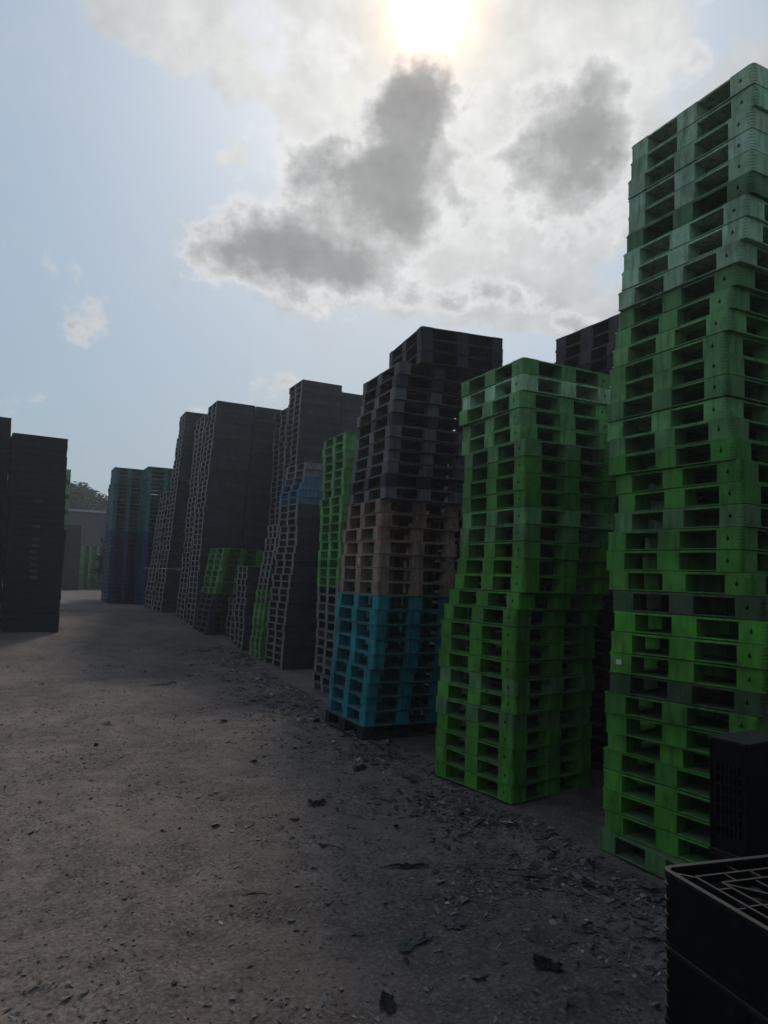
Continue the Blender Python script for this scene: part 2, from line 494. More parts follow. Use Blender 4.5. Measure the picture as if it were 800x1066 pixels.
# --- tall black stacks behind
stack([(0, 6.05, 16.9, 1), (6.7, 6.2, 16.88, -2)], [('cs'*22+'s', .15)], (1.1, 1.1), .15, 'the tall charcoal stack behind light green',
      'pallets of the tall charcoal stack', False, closed=True, zi=3.9)
kM = [(0, 4.46, 18.46, 4), (2.2, 4.84, 18.46, 7)]
stack(kM, [('c'*7, .15), (['e', 'g']*4, .15)], (1.1, 1.1), .15, 'the low stack with green upper layers', 'pallets of the low green-topped stack', False)
stack([(0, 4.86, 16.45, -3), (2.2, 4.89, 16.45, -2)], [('s'*13, .15)], (1.1, 1.0), .15, 'the low slate stack beside green sliver', 'pallets of the low slate stack', False, closed=True)
stack([(0, 4.97, 17.50, 1), (1.2, 5.0, 17.50, 0)], [('s'*7, .15)], (1.1, .9), .15, 'the lowest slate stack', 'pallets of the lowest slate stack', False, closed=True)

kD6 = [(0, 4.42, 19.62, 0), (3.2, 4.52, 19.62, .5), (6.3, 4.71, 19.62, 0)]
stack(kD6, [('s'*42, .15)], (1.1, 1.1), .15, 'the highest slate stack in the far row', 'pallets of the highest slate stack', False, closed=True)

kL1 = [(0, -.16, 18.95, 3), (2.5, -.22, 18.95, 3.5), (4.7, -.27, 18.95, 4)]
rings = {t: [('hand_hold', RING, (0, -.502, .075), (.16, .17, .17))] for t in (11, 15, 17, 18, 19, 20, 21, 22, 23)}
stack(kL1, [('x'*31, .152)], (1.22, 1.0), .17, 'the black stack on the left', 'pallets of the black stack on the left', False, closed=True, deco=rings)

# dark stack rising behind the green ones
stack([(0, 5.8, 5.68, 0), (5.1, 5.8, 5.66, 0)], [('c'*30+'vvv', .152)], (1.1, 1.1), .2, 'the violet-brown stack between green ones', 'pallets of the violet-brown stack', False, zi=4.0)

INDIV = COUNT[0]
# --- everything farther or hidden: one mass of stacked pallets
def far(keys, letters, size=(1.1, 1.1), h=.15, w=.15, closed=True):
    stack(keys, [(letters, h)], size, w, 'x'+str(keys[0][1]), 'g', False, zi=99, closed=closed)
far([(0, 6.2, 18.05, 0), (6.7, 6.25, 18.05, 0)], 'c'*41)
far([(0, 7.25, 16.95, 1), (6.7, 7.35, 16.95, -1)], 'cs'*22)
far([(0, 7.4, 18.1, 1), (6.7, 7.4, 18.1, -1)], 'c'*42)
far([(0, 4.38, 20.78, 0), (6, 4.66, 20.78, 1)], 's'*40)
far([(0, 5.6, 19.65, 0), (6.3, 5.86, 19.65, 0)], 'cs'*21)
far([(0, 5.6, 20.8, 0), (6.3, 5.86, 20.8, 0)], 'c'*41)
far([(0, 6.75, 19.7, 0), (6.3, 7.0, 19.7, 0)], 'c'*42)
far([(0, 4.17, 23.16, 4), (3, 4.38, 23.16, 2), (6.4, 4.55, 23.16, -2)], 's'*43)
far([(0, 4.05, 24.3, 4), (4, 4.35, 24.3, 2)], 'as'*13)
far([(0, 5.4, 23.2, 0), (6.4, 5.7, 23.2, -2)], 'c'*42)
far([(0, 5.65, 18.5, 4), (2.2, 5.95, 18.5, 6)], 'c'*14)
far([(0, 6.02, 15.6, 2), (2.2, 6.05, 15.6, 2)], 'c'*20)
# far teal pair
far([(0, 3.11, 28.3, 1), (5.2, 3.08, 28.3, .5)], 'l'*18+'q'*16, closed=False)
far([(0, 4.14, 27.2, 1), (5.2, 4.12, 27.2, .3)], 'l'*18+'q'*16, (1.3, 1.1), closed=False)
far([(0, 3.15, 29.5, 1), (5.2, 3.15, 29.5, .5)], 'l'*31)
far([(0, 4.3, 28.4, 1), (5.2, 4.3, 28.4, .3)], 'l'*15+'q'*12)
# left side and lane end
far([(0, -1.50, 19.3, 2), (5, -1.62, 19.3, 3)], 'x'*34, (1.3, 1.1))
far([(0, -2.85, 19.3, 2), (5, -2.95, 19.3, 3)], 'x'*36, (1.3, 1.1))
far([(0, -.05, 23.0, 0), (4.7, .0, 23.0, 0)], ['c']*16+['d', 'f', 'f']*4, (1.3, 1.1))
far([(0, .85, 42.8, 0), (4, .8, 42.8, 0)], 'x'*22, (1.25, 1.1))
far([(0, 2.12, 42.8, 0), (4, 2.02, 42.8, 0)], 'x'*24, (1.1, 1.1))
far([(0, 3.42, 45.4, 8), (4, 3.42, 45.4, 8)], 'd'*4+'e'*13, (1.0, 1.1), closed=False)
far([(0, 4.6, 44.8, 8), (4, 4.6, 44.8, 8)], 'c'*12, (1.0, 1.1))
# unseen second row, added to block light coming through the near stacks
far([(0, 5.45, 8.2, 0), (3, 5.5, 8.2, 0)], 'c'*27)
far([(0, 5.3, 9.5, 3), (3, 5.3, 9.5, 0)], 'cs'*11)
far([(0, 6.0, 11.0, 0), (3, 6.0, 11.0, 0)], 'c'*24)
far([(0, 6.4, 13.0, 0), (3, 6.4, 13.0, 0)], 'c'*26)
far([(0, 5.4, 7.0, 0), (3, 5.4, 7.0, 0)], 'cs'*13)
far([(0, 7.2, 5.2, 0), (3, 7.2, 5.2, 0)], 'c'*26)
far([(0, 7.0, 7.2, 0), (3, 7.0, 7.2, 0)], 'c'*27)
far([(0, 6.9, 9.4, 0), (3, 6.9, 9.4, 0)], 'c'*25)
far([(0, 7.3, 3.4, 0), (3, 7.3, 3.4, 0)], 'c'*26)
far([(0, 5.9, 4.3, 0), (3, 5.9, 4.3, 0)], 'c'*25)
far([(0, 5.8, 2.9, 0), (3, 5.8, 2.9, 0)], 'k'*25)

for k, (bx, by, n_) in enumerate([(4.25, .45, 34), (5.6, .3, 33), (4.2, -1.9, 36), (5.5, -1.7, 30), (4.1, -4.4, 34), (2.2, -5.6, 30), (.9, -5.7, 33), (-.4, -5.6, 30), (-1.7, -5.8, 34), (-3.0, -5.5, 31), (-4.3, -5.7, 30), (-5.6, -5.4, 33)]):  # unseen stacks beside and behind the camera, added to cut the light
    far([(0, bx, by, 2), (5, bx+.05, by, -1)], ('g' if k == 0 else 'c')*n_)
def build_far():
    letters = sorted(set(s[5] for s in STUFF))
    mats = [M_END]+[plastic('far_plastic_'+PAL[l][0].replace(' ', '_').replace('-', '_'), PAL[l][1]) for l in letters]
    proto = {}
    vs, fs, mi = [], [], []
    for M, Lx, Ly, h, w, ch, closed in STUFF:
        k = (Lx, Ly, h, w, closed)
        if k not in proto:
            bm = bmesh.new()
            top_bm(bm, Lx, Ly, h, False); bot_bm(bm, Lx, Ly, h, w, False)
            X, Y = Lx/2, Ly/2
            if closed:
                for cy in (-Y+w*.42+.014, 0, Y-w*.42-.014): box(bm, -X+.002, X-.002, cy-w*.42, cy+w*.42, .006, h-.012)
            for cx in () if closed else (-X+w/2, 0, X-w/2):
                for cy in (-Y+w/2, 0, Y-w/2):
                    box(bm, cx-w/2, cx+w/2, cy-w/2, cy+w/2, .002, h-.0015)
            bm.verts.index_update(); bm.normal_update()
            proto[k] = ([v.co.copy() for v in bm.verts], [[v.index for v in f.verts] for f in bm.faces],
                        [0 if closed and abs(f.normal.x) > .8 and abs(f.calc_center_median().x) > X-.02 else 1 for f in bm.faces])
            bm.free()
        pv, pf, pe = proto[k]
        n = len(vs)
        vs.extend([tuple(M @ v) for v in pv]); fs.extend([[a+n for a in f] for f in pf])
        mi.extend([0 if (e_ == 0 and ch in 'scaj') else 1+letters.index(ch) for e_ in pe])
    me = bpy.data.meshes.new('stacked_pallets')
    me.from_pydata(vs, [], fs)
    for m in mats: me.materials.append(m)
    me.polygons.foreach_set('material_index', mi)
    o = link('stacked_pallets', me)
    tag(o, 'dark distant pallet stacks massed behind and beyond the nearer stacks along the lane, with added unseen stacks that block light', 'pallets', kind='stuff')
build_far()

# ------------------------------------------------------------------ black crates at the right
def crate_box(name, loc, rz, Lx, Ly, H, label, group, lattice=False, rx=0, ry=0):
    """open crate: rounded walls with corner ribs, a rim, and a lattice floor seen from above when upside down"""
    root = empty(name, loc, rz, rx, ry)
    tag(root, label, 'crate', group)
    def outline(inset, r=.045, seg=6):
        a, b = Lx-2*inset, Ly-2*inset
        pts = []
        rr = max(r-inset, .006)
        for cx, cy, a0 in ((rr, rr, 180), (a-rr, rr, 270), (a-rr, b-rr, 0), (rr, b-rr, 90)):
            for k in range(seg+1):
                t = R(a0+90*k/seg)
                pts.append((inset+cx+rr*math.cos(t), inset+cy+rr*math.sin(t)))
        return pts
    def ring(bm, o0, o1, z0, z1):
        A, B = outline(o0), outline(o1)
        n = len(A)
        al = [bm.verts.new((x, y, z0)) for x, y in A]; ah = [bm.verts.new((x, y, z1)) for x, y in A]
        bl = [bm.verts.new((x, y, z0)) for x, y in B]; bh = [bm.verts.new((x, y, z1)) for x, y in B]
        for k in range(n):
            j = (k+1) % n
            bm.faces.new((al[k], al[j], ah[j], ah[k])); bm.faces.new((ah[k], ah[j], bh[j], bh[k]))
            bm.faces.new((bh[k], bh[j], bl[j], bl[k])); bm.faces.new((bl[k], bl[j], al[j], al[k]))
    bm = bmesh.new(); ring(bm, .006, .016, .012, H-.014)
    link('wall', mesh_of('wall', bm, M_BLACK), root)
    bm = bmesh.new(); ring(bm, 0, .020, H-.0135, H-.001)
    link('rim', mesh_of('rim', bm, M_RIM), root)
    bm = bmesh.new(); ring(bm, 0.001, .018, .001, .0115)
    link('foot_rim', mesh_of('foot_rim', bm, M_BLACK), root)
    for k, c in [(k, c) for k in range(4) for c in (0, 3)]:
            bm = bmesh.new()
            zc = H*(.2+.2*k)
            pts = outline(0)
            seq = [pts[i] for i in range(c*7, c*7+7)]
            cen = Vector((Lx/2, Ly/2))
            q = [Vector(p) for p in seq]
            qi = [p+(cen-p).normalized()*.010 for p in q]
            top = [bm.verts.new((p.x, p.y, zc+.004)) for p in q]; bot = [bm.verts.new((p.x, p.y, zc-.004)) for p in q]
            ti = [bm.verts.new((p.x, p.y, zc+.004)) for p in qi]; bi = [bm.verts.new((p.x, p.y, zc-.004)) for p in qi]
            for i in range(6):
                bm.faces.new((bot[i], bot[i+1], top[i+1], top[i])); bm.faces.new((top[i], top[i+1], ti[i+1], ti[i])); bm.faces.new((bi[i], bi[i+1], bot[i+1], bot[i]))
            link('corner_rib', mesh_of('corner_rib', bm, M_RIM), root)
    if lattice:
        bm = bmesh.new()
        z0, z1 = H-.035, H-.010
        def bar(x0, y0, x1, y1, w=.009, top=z1):
            d = Vector((x1-x0, y1-y0)); n = Vector((-d.y, d.x)).normalized()*w/2
            p = [(x0-n.x, y0-n.y), (x1-n.x, y1-n.y), (x1+n.x, y1+n.y), (x0+n.x, y0+n.y)]
            lo = [bm.verts.new((x, y, z0)) for x, y in p]; hi = [bm.verts.new((x, y, top)) for x, y in p]
            bm.faces.new(hi); bm.faces.new(lo[::-1])
            for k in range(4):
                j = (k+1) % 4
                bm.faces.new((lo[k], lo[j], hi[j], hi[k]))
        i, j, e = .085, .145, .018
        # two nested frames joined by short struts
        for k, tp in ((i, z1), (j, z1-.001)):
            bar(k, k, Lx-k, k, top=tp); bar(k, Ly-k, Lx-k, Ly-k, top=tp)
            bar(k, k, k, Ly-k, top=tp-.0005); bar(Lx-k, k, Lx-k, Ly-k, top=tp-.0005)
        for t in (.22, .34, .46, .58, .70, .82):
            bar(Lx*t, i, Lx*t, j, .007, z1-.002); bar(Lx*t, Ly-j, Lx*t, Ly-i, .007, z1-.002)
            bar(i, Ly*t, j, Ly*t, .007, z1-.002); bar(Lx-j, Ly*t, Lx-i, Ly*t, .007, z1-.002)
        bar(e, e, i, i, .012, z1-.003); bar(e, Ly-e, i, Ly-i, .012, z1-.003)
        bar(j, j, Lx-j, Ly-j, .010, z1-.003); bar(j, Ly-j, Lx-j, j, .010, z1-.0035)
        for t in (.3, .5, .7):
            bar(j, Ly*t, Lx-j, Ly*t, .008, z1-.004); bar(Lx*t, j, Lx*t, Ly-j, .008, z1-.0045)
            bar(e, Ly*t, i, Ly*t, .006, z1-.006); bar(Lx*t, e, Lx*t, i, .006, z1-.006)
            bar(Lx*t, Ly-i, Lx*t, Ly-e, .006, z1-.006)
        link('lattice', mesh_of('lattice', bm, M_RIM), root)
        bm = bmesh.new(); box(bm, .017, Lx-.017, .017, Ly-.017, H-.075, H-.070)
        link('panel', mesh_of('panel', bm, M_BLACK), root)
    return root

M_RIM = plastic('black_rim', (.007, .007, .009), .45, .22, scuff=.12, spec=.15)
lab4 = ['black crate at the lower right corner, topmost with a lattice top', 'black crate directly under the lattice-topped one at the lower right',
        'black crate third down under the lattice-topped one', 'bottom black crate on the ground under the lattice-topped one']
for k in range(4):
    dx = random.Random(k).uniform(-.006, .006)
    # local +X points towards the right of the lane, local -Y back towards the camera
    a = R(-9.5)
    L_ = 1.05
    ox = 2.12+L_*math.sin(a)+dx; oy = 1.88-L_*math.cos(a)+dx
    crate_box('black_crate', (ox, oy, .006+.249*(3-k)), a, .95, L_, .249, lab4[k], 'black crates at the lower right', lattice=(k == 0))

def end_crate(loc, rz, W, D, H, label):
    """tall crate standing on its end, its slotted floor towards the lane"""
    root = empty('slotted_crate', loc, rz)
    tag(root, label, 'crate', 'slotted black crates before the tallest green stack')
    # slotted panel at x=0, from y 0..W
    bm = bmesh.new()
    t = .008
    cols = 5; m0, m1 = .055, .13
    x0, x1 = .012, .012+t
    ys = [0.02]
    cw = (W-.04-.03)/cols
    box(bm, x0, x1, .012, .035, .012, H-.012); box(bm, x0, x1, W-.035, W-.012, .012, H-.012)
    box(bm, x0, x1, .0355, W-.0355, .012, m0+.04); box(bm, x0, x1, .0355, W-.0355, H-m1, H-.012)
    yy = .0355; n = 6
    cw = (W-.071)/n
    for k in range(1, n):
        box(bm, x0+.0005, x1-.0005, yy+cw*k-.005, yy+cw*k+.005, m0+.0405, H-m1-.0005)
    zz = m0+.0405; hh = (H-m1-.0005-zz)/7
    for k in range(1, 7):
        for c in range(n):
            box(bm, x0+.001, x1-.001, yy+cw*c+(.0055 if c else 0.0002), yy+cw*(c+1)-(.0055 if c < n-1 else .0002), zz+hh*k-.006, zz+hh*k+.006)
    link('slotted_panel', mesh_of('slotted_panel', bm, M_BLACK), root)
    bm = bmesh.new()
    box(bm, 0, D, 0, .0115, .012, H-.012, bev=.004); box(bm, 0, D, W-.0115, W, .012, H-.012, bev=.004)
    link('side_wall', mesh_of('side_wall', bm, M_BLACK), root)
    for z in (0, H-.012):
        bm = bmesh.new(); box(bm, -.002, D, .0, W, z, z+.0115, bev=.004)
        box(bm, -.004, .010, -.002, W+.002, z-.001 if z else .0, z+.012 if z else .02)
        link('end_wall', mesh_of('end_wall', bm, M_RIM), root)
    bm = bmesh.new(); box(bm, D-.02, D-.005, .012, W-.012, .013, H-.013)
    link('rear_wall', mesh_of('rear_wall', bm, M_BLACK), root)
end_crate((3.42, 2.47, .604), R(5), .21, .42, .597, 'tall slotted black crate standing before the tallest green stack')
end_crate((3.42, 2.47, .005), R(5), .21, .42, .597, 'slotted black crate underneath the other, hidden behind the lattice-topped crate')

# ------------------------------------------------------------------ litter
M_FL = flake_mat('dry_plastic_flakes', (.030, .028, .029), (.17, .155, .146), (.30, .285, .27), .84)
M_SO = flake_mat('dry_soil', (.072, .062, .058), (.160, .142, .132), (.21, .19, .18), .93)
M_GR = flake_mat('gravel_stone', (.05, .045, .043), (.14, .125, .115), (.22, .21, .20), .95)
M_SC = flake_mat('scrap_plastic_dark', (.03, .03, .032), (.05, .05, .05), (.06, .06, .06))
M_SP2 = flake_mat('scrap_plastic_mixed', (.035, .033, .033), (.11, .105, .10), (.19, .185, .18), .8)
M_SP = flake_mat('scrap_plastic_pale', (.13, .13, .13), (.17, .165, .16), (.2, .2, .2))

def gh(x, y): return gz(x, y)+relief(x, y)-.012

def base_x(y):                     # foot line of the stacks
    return 3.7+.07*(y-4) if y < 16 else 4.5

_b = bmesh.new(); bmesh.ops.create_icosphere(_b, subdivisions=1, radius=1); _b.verts.index_update()
STONE = [v.co.copy() for v in _b.verts]; STF = [tuple(v.index for v in f.verts) for f in _b.faces]; _b.free()
def scatter(seed, total_n, stack_share, s0, s1, tilt, name, mat, label):
    rnd = random.Random(seed)
    bm = bmesh.new()
    n = 0
    while n < total_n:
        y = 1.0+16*rnd.random()**1.7
        bx = base_x(y)
        if rnd.random() < stack_share: x = bx-abs(rnd.gauss(0, .62))+.30
        else: x = rnd.uniform(-3.2, bx+.3)
        cl = noise.noise(Vector((x*1.3, y*1.3, 4)))
        if rnd.random() > .35+cl*1.3 and cl < .25: 
            if rnd.random() < .8: continue
        n += 1
        s = rnd.uniform(s0, s1)*(1.0 if rnd.random() < .90 else 2.3)
        asp = rnd.uniform(.25, .9)
        if rnd.random() < .15: asp = rnd.uniform(.06, .14); s *= 2.2
        a = rnd.uniform(0, 6.28)
        k = rnd.choice((4, 5, 6, 7))
        z = gh(x, y)+.003+s*.12
        M = Matrix.Translation((x, y, z)) @ Matrix.Rotation(a, 4, 'Z') @ Matrix.Rotation(rnd.gauss(0, tilt), 4, 'X') @ Matrix.Rotation(rnd.gauss(0, tilt), 4, 'Y')
        pts = [Vector((s*q_*math.cos(6.283*(i+e_)/k), s*asp*q_*math.sin(6.283*(i+e_)/k), rnd.gauss(0, s*.10))) for q_, e_, i in [(rnd.uniform(.55, 1.25), rnd.uniform(-.3, .3), i) for i in range(k)]]
        th = .0015
        t = [bm.verts.new(M @ (p+Vector((0, 0, th)))) for p in pts]; b = [bm.verts.new(M @ p) for p in pts]
        bm.faces.new(t)
        for i in range(k):
            j = (i+1) % k
            bm.faces.new((b[i], b[j], t[j], t[i]))
    o = link(name, mesh_of(name, bm, mat))
    tag(o, label, 'litter', kind='stuff')
scatter(3, 11500, .84, .008, .024, .32, 'litter_flakes', M_FL, 'small dark plastic and bark flakes scattered over the dirt along the stacks')
scatter(11, 12000, .15, .004, .015, .10, 'soil_crumbs', M_SO, 'flat crumbs and clods of dry soil over the lane')
scatter(21, 1100, .97, .022, .052, .22, 'torn_scraps', M_SP2, 'torn flat scraps of grey plastic heaped in drifts along the foot of the stacks')
def build_gravel():
    rnd = random.Random(8)
    bm = bmesh.new(); n = 0
    while n < 5200:
        y = .9+13*rnd.random()**1.6; x = rnd.uniform(-3.2, base_x(y)+.2)
        n += 1
        s = rnd.uniform(.003, .009)*(1 if rnd.random() < .96 else 2.2)
        M = Matrix.Translation((x, y, gh(x, y)+s*.3)) @ Matrix.Rotation(rnd.uniform(0, 6), 4, 'Z') @ Matrix.Diagonal((s*rnd.uniform(.8, 1.5), s, s*rnd.uniform(.5, .9), 1))
        vv = [bm.verts.new(M @ (p+Vector((rnd.uniform(-.25, .25), rnd.uniform(-.25, .25), rnd.uniform(-.25, .25))))) for p in STONE]
        for a_, b_, c_ in STF: bm.faces.new((vv[a_], vv[b_], vv[c_]))
    o = link('gravel', mesh_of('gravel', bm, M_GR))
    tag(o, 'fine grey gravel and crumbs strewn over the packed dirt lane', 'gravel', kind='stuff')
build_gravel()

def scrap(name, x, y, sx, sy, rz, label, mat, seed, amp=.25, ragged=.3, cat='scrap', group='larger scraps lying on the dirt'):
    rnd = random.Random(seed)
    bm = bmesh.new()
    nx, ny = 12, 8
    off = Vector((seed*3.7, seed*1.9, 0))
    g = {}
    for i in range(nx+1):
        for j in range(ny+1):
            u, v = i/nx*2-1, j/ny*2-1
            r = math.hypot(u, v)
            lim = 1.05+ragged*noise.noise(Vector((u*1.7, v*1.7, seed)))*2
            px, py = u*sx/2, v*sy/2
            px += .25*sx*noise.noise(Vector((v*1.5, seed, u*.6))); py += .25*sy*noise.noise(Vector((u*1.5, seed+5, v*.6)))
            h = amp*min(sx, sy)*abs(noise.noise(Vector((u*1.6, v*1.6, 0))+off))*1.6 + amp*.4*min(sx, sy)*abs(noise.noise(Vector((u*5, v*5, 1))+off))
            if r < lim: g[i, j] = (px, py, h)
    vs = {}
    c, s = math.cos(rz), math.sin(rz)
    for k, (px, py, h) in g.items():
        wx, wy = x+px*c-py*s, y+px*s+py*c
        vs[k] = bm.verts.new((wx-x, wy-y, gh(wx, wy)-gh(x, y)+.006+h))
    for i in range(nx):
        for j in range(ny):
            q = [(i, j), (i+1, j), (i+1, j+1), (i, j+1)]
            if all(t in vs for t in q): bm.faces.new([vs[t] for t in q])
    for v in [v for v in bm.verts if not v.link_faces]: bm.verts.remove(v)
    bmesh.ops.solidify(bm, geom=bm.faces[:], thickness=.003)
    o = link(name, mesh_of(name, bm, mat))
    o.location = (x, y, gh(x, y))
    tag(o, label, cat, group)
SCRAPS = [
 # x, y, sx, sy, deg, label, pale, amp
 (2.10, 3.55, .26, .13, 20, 'pale torn plastic scrap on the dirt, largest in the middle of the foreground', 1, .2),
 (2.42, 3.62, .17, .10, -30, 'small pale scrap just right of the largest pale scrap', 1, .25),
 (1.14, 2.78, .22, .16, 50, 'dark crumpled scrap in the clump nearest the bottom edge', 0, .5),
 (1.28, 2.66, .20, .10, -20, 'grey curled scrap on the right of the nearest clump', 1, .4),
 (1.05, 2.62, .14, .11, 80, 'small dark curled piece left of the nearest clump', 0, .5),
 (.17, 3.33, .20, .15, 10, 'thin grey flat scrap pressed into dirt at the left foreground', 1, .05),
 (-.55, 6.85, .26, .12, 12, 'pale flat scrap lying by the left edge of the lane', 1, .1),
 (3.78, 4.00, .18, .10, -25, 'whitish crumpled scrap at the foot of the tallest green stack', 1, .5),
 (3.22, 5.45, .22, .08, 25, 'flat pale scrap at the foot of the shorter green stack', 1, .2),
 (2.55, 4.45, .34, .06, -18, 'long dark strip of plastic lying left of the shorter green stack', 0, .4),
 (2.48, 5.90, .20, .14, 5, 'dark crumpled scrap on the dirt before the teal pallets', 0, .25),
 (3.35, 6.85, .24, .12, 40, 'dark flat scrap by the lower corner of the teal pallets', 0, .3),
 (3.52, 10.9, .30, .12, 0, 'whitish scrap at the foot of the leaning charcoal stack', 1, .3),
 (2.45, 12.9, .42, .16, 10, 'pale plastic sheet lying farther down the lane', 1, .2),
 (1.70, 3.10, .16, .08, 60, 'slender grey scrap right of the nearest clump', 0, .3),
 (2.62, 3.05, .18, .12, -50, 'dull grey scrap lying left of the lattice-topped crate', 0, .3),
]
for i, (x, y, sx, sy, a, lab, pale, amp) in enumerate(SCRAPS):
    scrap('plastic_scrap', x, y, sx, sy, R(a), lab, M_SP if pale else M_SC, i+1, amp)

# ------------------------------------------------------------------ far end: warehouse, trees, shrub
M_WALL = simple_mat('grey_sheet_wall', (.060, .056, .066), .7, .15, .8)
M_ROOF = simple_mat('pale_sheet_roof', (.26, .27, .29), .5, .12, .6)
def warehouse():
    t = empty('warehouse', (3.0, 58, .65))
    tag(t, 'low grey warehouse with a pale sheet roof at the end of the lane', 'building')
    bm = bmesh.new()
    box(bm, -6.0, 6.0, 0, 9, 0, 5.35)
    x = -6.0
    while x < 6.0:
        box(bm, x, x+.12, -.06, -.001, .02, 5.3); x += .36
    link('wall', mesh_of('wall', bm, M_WALL), t)
    bm = bmesh.new()
    v = [(-6.4, -.5, 5.38), (6.4, -.5, 5.38), (6.4, 9.5, 5.9), (-6.4, 9.5, 5.9)]
    lo = [bm.verts.new(p) for p in v]; hi = [bm.verts.new((p[0], p[1], p[2]+.16)) for p in v]
    bm.faces.new(hi); bm.faces.new(lo[::-1])
    for k in range(4): bm.faces.new((lo[k], lo[(k+1) % 4], hi[(k+1) % 4], hi[k]))
    link('roof', mesh_of('roof', bm, M_ROOF), t)
warehouse()

M_LEAF = flake_mat('leaf_green', (.020, .035, .012), (.055, .085, .028), (.085, .12, .045), .95)
M_BARK = simple_mat('bark', (.06, .048, .036), .9, .3, 9)
def tree(x, y, H, rad, label, seed, name='tree', n=17000, leaf=.30, lift=.45, cat='tree', group=None):
    rnd = random.Random(seed)
    root = empty(name, (x, y, .65))
    tag(root, label, cat, group)
    bm = bmesh.new()
    def limb(p, q, r0, r1):
        d = (q-p); m = d.to_track_quat('Z', 'Y').to_matrix().to_4x4()
        A = [bm.verts.new(p+m.to_3x3() @ Vector((r0*math.cos(t), r0*math.sin(t), 0))) for t in [i*6.283/8 for i in range(8)]]
        B = [bm.verts.new(q+m.to_3x3() @ Vector((r1*math.cos(t), r1*math.sin(t), 0))) for t in [i*6.283/8 for i in range(8)]]
        for k in range(8): bm.faces.new((A[k], A[(k+1) % 8], B[(k+1) % 8], B[k]))
    top = Vector((0, 0, H*.5))
    limb(Vector((0, 0, -.1)), top, H*.035, H*.022)
    clumps = []
    for k in range(22):
        a = rnd.uniform(0, 6.28); e = rnd.uniform(-.3, 1.0)
        rr = rnd.uniform(.45, .95)
        c = Vector((rad*rr*math.cos(a)*math.cos(e), rad*rr*math.sin(a)*math.cos(e), H*lift+(H*(1-lift))*(.35+.5*rr*math.sin(e))))
        limb(top*rnd.uniform(.6, 1), c, H*.012, H*.004)
        clumps.append((c, rad*rnd.uniform(.25, .45)))
    link('trunk', mesh_of('trunk', bm, M_BARK), root)
    bm = bmesh.new()
    for k in range(n):
        c, cr = rnd.choice(clumps)
        d = Vector((rnd.gauss(0, 1), rnd.gauss(0, 1), rnd.gauss(0, .8))).normalized()*cr*rnd.random()**.4
        p = c+d
        s = leaf*rnd.uniform(.6, 1.3)
        M = Matrix.Translation(p) @ Matrix.Rotation(rnd.uniform(0, 6.28), 4, 'Z') @ Matrix.Rotation(rnd.uniform(-1.2, 1.2), 4, 'X')
        q = [bm.verts.new(M @ Vector(v)) for v in ((-s*.5, 0, 0), (0, -s*.28, .02), (s*.5, 0, 0), (0, s*.28, .02))]
        bm.faces.new(q)
    link('crown', mesh_of('crown', bm, M_LEAF), root)
tree(2.9, 66, 9.3, 3.6, 'round dark green tree left behind the warehouse roof', 1, group='trees behind the warehouse')
tree(7.4, 68, 8.6, 2.2, 'dark green tree right behind the warehouse, near the teal stacks', 2, group='trees behind the warehouse')
tree(-1.2, 69, 9.6, 3.0, 'dark green tree behind the warehouse, mostly hidden by the black stack', 3, group='trees behind the warehouse')
tree(12.0, 72, 7.6, 3.4, 'dark tree behind the teal stacks, its crown mostly hidden', 5, group='trees behind the warehouse')
tree(3.60, 31.8, 3.4, .65, 'leafy shrub growing against the left side of the teal stacks', 4, name='shrub', n=2200, leaf=.11, lift=.1, cat='shrub')
tree(4.3, 47.5, 1.6, 1.0, 'low green bush at the foot of the far green pallets', 6, name='bush', n=1400, leaf=.12, lift=.1, cat='shrub')

# ------------------------------------------------------------------ world: Nishita sky with clouds round the sun
S = Vector((.37498, .66064, .65035)).normalized()
RT = Vector((.86968, -.49362, 0)); UP = Vector((-.32103, -.56559, .75964))
SUN_EL = math.asin(S.z); SUN_AZ = math.atan2(S.x, S.y)
w = bpy.data.worlds.new('World'); scn.world = w; w.use_nodes = True
nt = w.node_tree; nt.nodes.clear(); L = nt.links
wo = N(nt, 'ShaderNodeOutputWorld'); bg = N(nt, 'ShaderNodeBackground'); L.new(bg.outputs[0], wo.inputs[0])
sky = N(nt, 'ShaderNodeTexSky'); sky.sky_type = 'NISHITA'; sky.sun_disc = False
sky.sun_elevation = SUN_EL; sky.sun_rotation = SUN_AZ
sky.air_density = 1.0; sky.dust_density = 2.5; sky.ozone_density = 1.2
tc = N(nt, 'ShaderNodeTexCoord'); D = tc.outputs['Generated']
def m2(op, a, b=None, c=None, clamp=False):
    n = nt.nodes.new('ShaderNodeMath'); n.operation = op; n.use_clamp = clamp
    for i, v in enumerate((a, b, c)):
        if v is None: continue
        if isinstance(v, (int, float)): n.inputs[i].default_value = v
        else: L.new(v, n.inputs[i])
    return n.outputs[0]
def vdot(v):
    n = nt.nodes.new('ShaderNodeVectorMath'); n.operation = 'DOT_PRODUCT'
    L.new(D, n.inputs[0]); n.inputs[1].default_value = v
    return n.outputs['Value']
kS_ = vdot(S); kc = m2('MAXIMUM', kS_, .12)
s0 = m2('DIVIDE', vdot(RT), kc); t0 = m2('DIVIDE', vdot(UP), kc)
cmb = N(nt, 'ShaderNodeCombineXYZ'); L.new(s0, cmb.inputs[0]); L.new(t0, cmb.inputs[1])
def fbm(scale, det=7.0, rough=.55, off=(0, 0, 0), src=None):
    mp = N(nt, 'ShaderNodeMapping'); mp.inputs['Location'].default_value = off
    L.new(src or cmb.outputs[0], mp.inputs[0])
    n = N(nt, 'ShaderNodeTexNoise', i_Scale=scale, i_Detail=det, i_Roughness=rough); L.new(mp.outputs[0], n.inputs['Vector'])
    return n
wn = fbm(5.0, 5.0, .6, (3, 1, 0)).outputs['Color']
